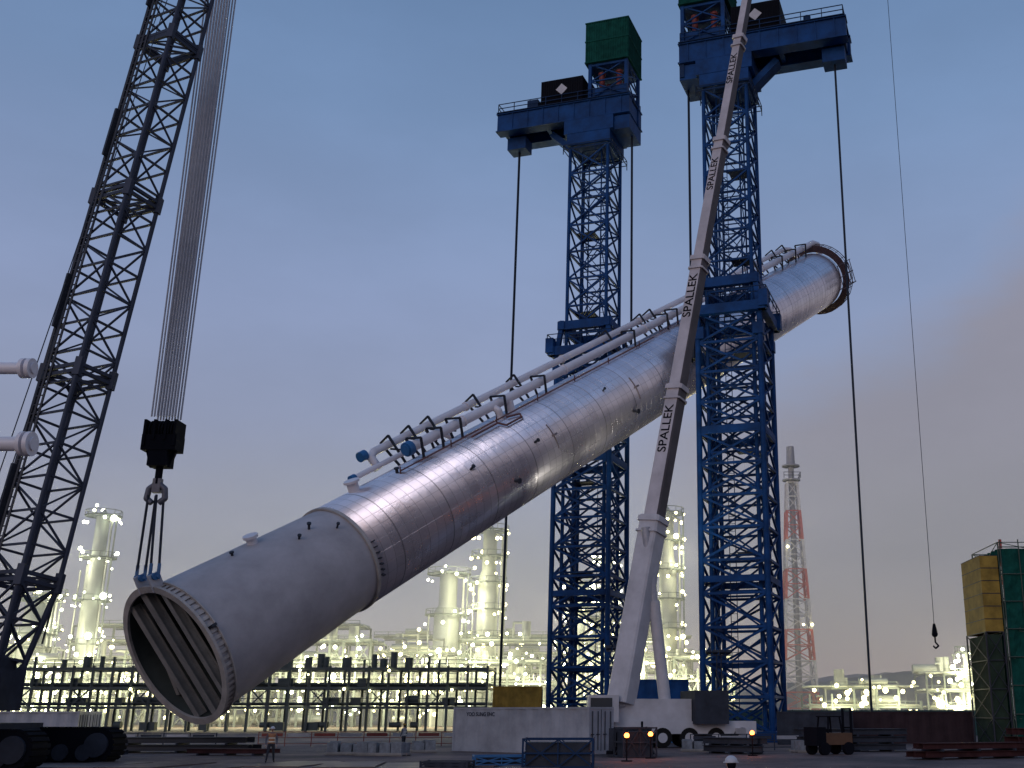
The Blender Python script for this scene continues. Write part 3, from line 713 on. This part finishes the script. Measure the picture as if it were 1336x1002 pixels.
def crate(loc,sz,m,ang=0,name='steel_crate'):
    root=empty(name,Matrix.Translation(loc)@Matrix.Rotation(ang,4,'Z'));mb=MB();a,b_,c=sz
    for x in(-1,1):
        for y in(-1,1): mb.box((x*a/2,y*b_/2,c/2),(.09,.09,c))
    n=max(2,int(a/1.1))
    for y in(-1,1):
        for z in(.06,c*.5,c-.05): mb.box((0,y*(b_/2+.002),z),(a-.1,.07,.07))
        for i in range(n):
            x0=-a/2+a*i/n;x1=-a/2+a*(i+1)/n
            mb.beam((x0,y*b_/2,.06),(x1,y*b_/2,c-.06),.05);mb.beam((x1,y*b_/2,.06),(x0,y*b_/2,c-.06),.05);mb.box((x1,y*b_/2,c/2),(.05,.05,c-.1))
    for x in(-1,1):
        for z in(.06,c*.5,c-.05): mb.box((x*(a/2+.002),0,z),(.07,b_-.1,.07))
    mb.box((0,0,c*.45),(a-.3,b_-.3,c*.8),1)
    o=mb.build('frame_and_load',[m,SLATE]);o.parent=root
crate((-4.15,55.5,0),(3.3,2.2,1.35),NAVY,.03);crate((-7.2,57.5,0),(2.6,1.8,.5),CAPB,.2);crate((-9.3,54.5,0),(2.2,1.3,.35),SLATE,-.1);crate((-.6,68,0),(2,2,1.7),SLATE,.3)
def beams(loc,Lg,n,rows,m,ang=0,name='steel_beam_stack',s=.35):
    root=empty(name,Matrix.Translation(loc)@Matrix.Rotation(ang,4,'Z'));mb=MB()
    for r_ in range(rows):
        z=.12+r_*(s+.14)
        for k in(-1,0,1): mb.box((k*Lg*.35,0,z-.06),(.14,n*(s+.1),.12),1)
        for i in range(n-r_%2):
            y=(i-(n-1)/2)*(s+.08)+random.uniform(-.03,.03);dx=random.uniform(-.5,.5)
            mb.box((dx,y,z+.02),(Lg,s*.9,.03));mb.box((dx,y,z+s),(Lg,s*.9,.03));mb.box((dx,y,z+s/2+.01),(Lg,.03,s-.06))
    o=mb.build('beams',[m,SLATE]);o.parent=root
beams((-30.5,76,0),9,5,2,DARK,.05);beams((-25.5,71,0),5,4,1,RUST,-.1,s=.25);beams((-33,68,0),4,4,2,SLATE,.3,s=.25)
beams((18.5,66,0),7,5,2,RUST,.36,s=.3);beams((14,78,0),7,5,3,SLATE,.2,s=.35)
beams((28,74,0),9,6,3,RUST,.15,s=.38);beams((5.8,74,0),4,4,2,SLATE,-.6)
def bags(loc,n,name='material_pallet'):
    root=empty(name,Matrix.Translation(loc)@Matrix.Rotation(random.uniform(-.5,.5),4,'Z'));mb=MB()
    mb.box((0,0,.12),(n*.8,1.3,.12),1)
    for i in range(3): mb.box((0,-.55+i*.55,.03),(n*.8,.1,.06),1)
    for i in range(n):
        for j in range(2):
            sz=random.uniform(.30,.45)
            mb.box((-n*.4+.42+i*.78,-.3+j*.62,.18+sz*.7),(.66,.56,sz*1.4),0,Matrix.Rotation(random.uniform(-.2,.2),3,'Z'))
    o=mb.build('bags',[mat('bag_fabric',(.20,.22,.25),.9,0,.4,3),BRACE]);o.parent=root
bags((-18.6,72,0),3);bags((-16,70.5,0),4);bags((-14.6,76,0),2);bags((3.6,78,0),3);bags((10.5,76,0),2)
root=empty('forklift',Matrix.Translation((11.5,72,0))@Matrix.Rotation(.5,4,'Z'));mb=MB()
mb.box((0,0,.95),(2.6,1.3,.7));mb.box((-1.1,0,1.1),(.7,1.35,1.1),1)
for x in(-.5,.6):
    for y in(-.55,.55): mb.beam((x,y,1.3),(x*.8,y*.9,2.25),.08,mi=1)
mb.box((.02,0,2.28),(1.1,1.15,.07),1);mb.box((-.3,0,1.45),(.5,.5,.2),1)
for y in(-.4,.4): mb.beam((1.45,y,.15),(1.45,y,2.8),.12,mi=1);mb.box((2.1,y,.2),(1.2,.14,.06),1)
for z in(.6,1.6,2.75): mb.box((1.45,0,z),(.1,.8,.1),1)
for x in(-.9,.95):
    for s_ in(-1,1): mb.tube((x,s_*.5,.38),(x,s_*.78,.38),.38,n=18,mi=1)
o=mb.build('body',[mat('forklift_paint',(.12,.06,.03),.6,0,.3,1),BLACK]);o.parent=root
root=empty('generator_set');mb=MB()
mb.box((-.9,70,.95),(2.6,1.3,1.3));mb.box((-.9,70,.2),(2.9,1.4,.2),1);mb.tube((-.2,70,1.6),(-.2,70,2.0),.07,n=8,mi=1)
for i in range(7): mb.box((-1.9+i*.16,69.33,1.0),(.06,.04,.8),1)
for x in(-1.7,-.1): mb.tube((x,69.2,.28),(x,69.35,.28),.28,n=16,mi=1)
mb.build('housing',[SLATE,BLACK],root)
for bx_,by_ in((-1.0,62),(.3,66),(6.5,70)):
    root=empty('warning_beacon');mb=MB()
    mb.tube((bx_,by_,0),(bx_,by_,.06),.3,n=16);mb.tube((bx_,by_,.06),(bx_,by_,1.15),.04,n=8);mb.tube((bx_,by_,1.15),(bx_,by_,1.22),.13,n=14);mb.sphere((bx_,by_,1.33),.14,12,1)
    mb.build('stand_and_lens',[BLACK,LAMPO],root);point('beacon_light',(bx_,by_-.4,1.35),22,(1,.25,.05),.1,root)
def barrier(x,y,L_,ang,m):
    root=empty('site_barrier',Matrix.Translation((x,y,0))@Matrix.Rotation(ang,4,'Z'));mb=MB();n=max(1,int(L_/2))
    for i in range(n+1): mb.beam((-L_/2+L_*i/n,0,0),(-L_/2+L_*i/n,0,1.1),.06)
    for z in(.2,.65,1.08): mb.beam((-L_/2,0,z),(L_/2,0,z),.045)
    for i in range(n):
        mb.box((-L_/2+L_*(i+.5)/n,.03,.86),(L_/n*.8,.02,.24),1 if i%2 else 0)
    o=mb.build('rails',[m,CONT]);o.parent=root
barrier(-22,90,16,.1,ORANGE);barrier(-38,84,14,-.1,SLATE);barrier(8,80,10,.2,SLATE);barrier(-9,80,6,.4,ORANGE)
root=empty('site_hoarding');mb=MB()
for i in range(30):
    mb.box((-2+i*2.0,132,1.4),(1.94,.08,2.8),0);mb.box((-1+i*2.0,132.1,1.4),(.1,.12,2.9),1)
mb.build('panels',[mat('hoarding_green',(.02,.07,.07),.7,0,.3,.4),SLATE],root)
root=empty('netted_scaffold');mb=MB()
lattice(mb,Matrix.Translation((33.0,90,0)),10.4,10.4,0,15.4,7,.06,.05,d0=7,d1=7,round_=True)
for k in range(8): mb.tube((27.9+k*1.45,86.3,0),(27.9+k*1.45,86.3,15.6),.05,n=6)
for k in range(8): mb.tube((27.7,86.28,k*2.1+.3),(38.4,86.28,k*2.1+.3),.045,n=6)
mb.build('scaffold_tubes',[mat('scaffold_tube',(.06,.09,.07),.6,.2,.3,1)],root)
mb=MB();nx,nz_=50,30
def net(P):
    vs=[];fs=[]
    for i in range(nx+1):
        for j in range(nz_+1): vs.append(P(i/nx,j/nz_,i,j))
    for i in range(nx):
        for j in range(nz_):
            a=i*(nz_+1)+j;fs.append((a,a+nz_+1,a+nz_+2,a+1))
    mb.add(vs,fs)
net(lambda u,v_,i,j:(27.9+10.4*u,86.42+.14*math.sin(i*.9)*math.sin(j*.7)+random.uniform(-.05,.05),.3+14.6*v_))
net(lambda u,v_,i,j:(27.85+.14*math.sin(i*.9)*math.sin(j*.7),86.4+7.0*u,.3+14.6*v_))
mb.build('netting',[GREEN],root)
mb=MB()
for k in range(6):
    mb.box((27.0,89.2,9.0+k*.98),(1.4,5.2,.94))
    mb.box((27.0,89.2,9.47+k*.98),(1.44,5.24,.05),1)
mb.build('yellow_panels',[YELL,DARK],root)
mb=MB()
lattice(mb,Matrix.Translation((27.0,89.2,0)),1.4,1.4,0,8.5,4,.07,.05,d0=5.2,d1=5.2)
mb.box((27.0,89.2,4.2),(1.1,4.9,8.2),1)
mb.build('panel_support',[DARK,mat('olive_sheet',(.03,.05,.035),.85,0,.4,.7,spec=.1)],root)
root=empty('signal_mast');mb=MB()
for k in range(5): mb.tube((39.5,122,16+k*1.0),(39.5,122,17.0+k*1.0),.18,n=8,mi=k%2)
mb.tube((39.5,122,0),(39.5,122,16),.2,n=8,mi=1);mb.build('mast',[RED,WHITE],root)
root=empty('flanged_pipe');mb=MB()
def pipe_l(z,x1,y,r):
    mb.tube((-25.5,y,z-.0),(x1,y,z),r,n=20);mb.tube((x1,y,z),(x1+.14,y,z),r*1.7,n=24);mb.tube((x1-.22,y,z),(x1-.10,y,z),r*1.7,n=24);mb.tube((x1+.14,y,z),(x1+.2,y,z),r*.9,n=20)
pipe_l(13.55,-20.65,35,.2);pipe_l(10.95,-20.25,35,.24)
mb.tube((-25.5,35,0),(-25.5,35,16),.9,n=24);mb.tube((-25.5,35,16),(-25.5,35,16.4),1.1,n=24)
mb.build('pipes',[PIPEW],root)
def flood(loc,tgt,p,h=7,ang=100,col=(1,.95,.8)):
    root=empty('floodlight_tower');mb=MB();x,y=loc
    lattice(mb,Matrix.Translation((x,y,0)),.5,.35,0.6,h,7,.03,.02,x=False)
    mb.box((x,y,.5),(1.6,1.1,.7));
    for s_ in(-1,1): mb.tube((x+s_*.5,y-.6,.25),(x+s_*.5,y-.5,.25),.25,n=12)
    mb.beam((x-1,y,h),(x+1,y,h),.08);d_=(V(tgt)-V((x,y,h))).normalized()
    for o_ in(-.8,-.27,.27,.8):
        c=V((x+o_,y,h+.15));mb.beam(c,c+d_*.25,.42,.3,0);mb.beam(c+d_*.252,c+d_*.27,.36,.24,1)
    mb.build('mast_and_lamps',[SLATE,LAMPW],root)
    spot('flood_beam',V((x,y,h+.2))+d_*.6,tgt,p,col,ang,.5,root)
flood((6,92),(0,110,36),3800,ang=62);flood((-2,86),(-4,102,30),3600,ang=62)
# ------------------------------------------------------------------ workers
def worker(loc,ang,vest,helm,step=.0):
    root=empty('construction_worker',Matrix.Translation(loc)@Matrix.Rotation(ang,4,'Z'))
    pts=[(0,0,.95),(0,0,1.12),(0,.01,1.30),(0,0,1.44),(0,.01,1.53)];rad=[(.15,.11),(.145,.10),(.17,.115),(.085,.075),(.06,.06)];ed=[(0,1),(1,2),(2,3),(3,4)]
    for s_ in(-1,1):
        o=len(pts);f_=s_*step
        pts+= [(s_*.1,0,.88),(s_*.14,f_*.5+.02,.49),(s_*.19,f_-.03,.10),(s_*.21,f_+.16,.045)];rad+=[(.1,.1),(.065,.065),(.045,.05),(.045,.035)];ed+=[(0,o),(o,o+1),(o+1,o+2),(o+2,o+3)]
        o=len(pts);pts+=[(s_*.19,0,1.40),(s_*.265,-.03,1.12),(s_*.27,.09,.88)];rad+=[(.065,.06),(.048,.045),(.032,.03)];ed+=[(2,o),(o,o+1),(o+1,o+2)]
    me=bpy.data.meshes.new('b');me.from_pydata(pts,ed,[]);ob=bpy.data.objects.new('b',me);bpy.context.collection.objects.link(ob)
    md=ob.modifiers.new('s','SKIN');md.use_smooth_shade=True
    for i,r_ in enumerate(rad): me.skin_vertices[0].data[i].radius=r_
    me.skin_vertices[0].data[0].use_root=True
    sb=ob.modifiers.new('u','SUBSURF');sb.levels=2
    dg=bpy.context.evaluated_depsgraph_get();dg.update();m2=bpy.data.meshes.new_from_object(ob.evaluated_get(dg))
    bpy.data.objects.remove(ob)
    m2.materials.clear()
    for m in (TROU,JACK,vest,SKIN,BOOT): m2.materials.append(m)
    for p in m2.polygons:
        c=p.center;k=1
        if c.z<.13:k=4
        elif c.z<.93 and abs(c.x)<.25 :k=0
        elif c.z>1.47:k=3
        elif abs(c.x)<.2 and .93<=c.z<1.44:k=2
        if .3<c.z<.9 and abs(c.x)>.235:k=1 
        if c.z>.93 and abs(c.x)>.2:k=1
        p.material_index=k;p.use_smooth=True
    o=bpy.data.objects.new('body',m2);bpy.context.collection.objects.link(o);o.parent=root
    mb=MB()
    mb.sphere((0,.015,1.63),.1,16,0,(.8,.95,1.2));mb.tube((0,.1,1.625),(0,.13,1.60),.012,.018,n=6);mb.beam((-.03,.098,1.572),(.03,.098,1.572),.012,mi=3)
    for s_ in(-1,1):
        mb.sphere((s_*.032,.1,1.64),.011,6,3);mb.sphere((s_*.083,.01,1.63),.025,8,0,(.4,.8,1.2))
        w_=V((s_*.27,.095,.87));mb.sphere(w_+V((0,.01,-.05)),.045,10,0,(.45,.85,1.15))
        for k in range(4):
            b_=w_+V((0,-.02+k*.02,-.09));l_=(.032,.038,.036,.028)[k]
            mb.path([b_,b_+V((0,.006,-l_)),b_+V((-s_*.012,.01,-l_*1.9))],.0085,6,0)
        mb.path([w_+V((-s_*.01,.045,-.03)),w_+V((-s_*.015,.07,-.06)),w_+V((-s_*.02,.075,-.085))],.01,6,0)
    mb.sphere((0,.0,1.66),.125,18,1,(.92,1.1,.95),half=True);mb.tube((0,.02,1.655),(0,.02,1.668),.14,n=20,mi=1)
    mb.sphere((0,-.02,1.62),.1,12,3,(.82,.85,.9))
    for z in(1.02,1.2): 
        for y in(-.128,.128): mb.beam((-.15,y,z),(.15,y,z),.012,.05,2)
    o=mb.build('head_hands_helmet',[SKIN,helm,mat('reflective',(.7,.7,.6),.3,0,.1,3),BLACK]);o.parent=root
SKIN=mat('skin',(.42,.25,.18),.6,0,.1,5);TROU=mat('trousers',(.025,.028,.04),.9,0,.2,5);JACK=mat('jacket',(.09,.10,.13),.9,0,.2,5);BOOT=mat('boots',(.015,.012,.01),.8,0,.2,5)
VO=mat('vest_orange',(.38,.18,.09),.8,0,.2,5)
worker((-19.2,59.2,.06),math.radians(200),VO,WHITE,.16)
worker((1.52,20.5,.0),math.radians(10),VO,WHITE,.05)
worker((-17.2,82,0),math.radians(60),CONT,YELL,.1)
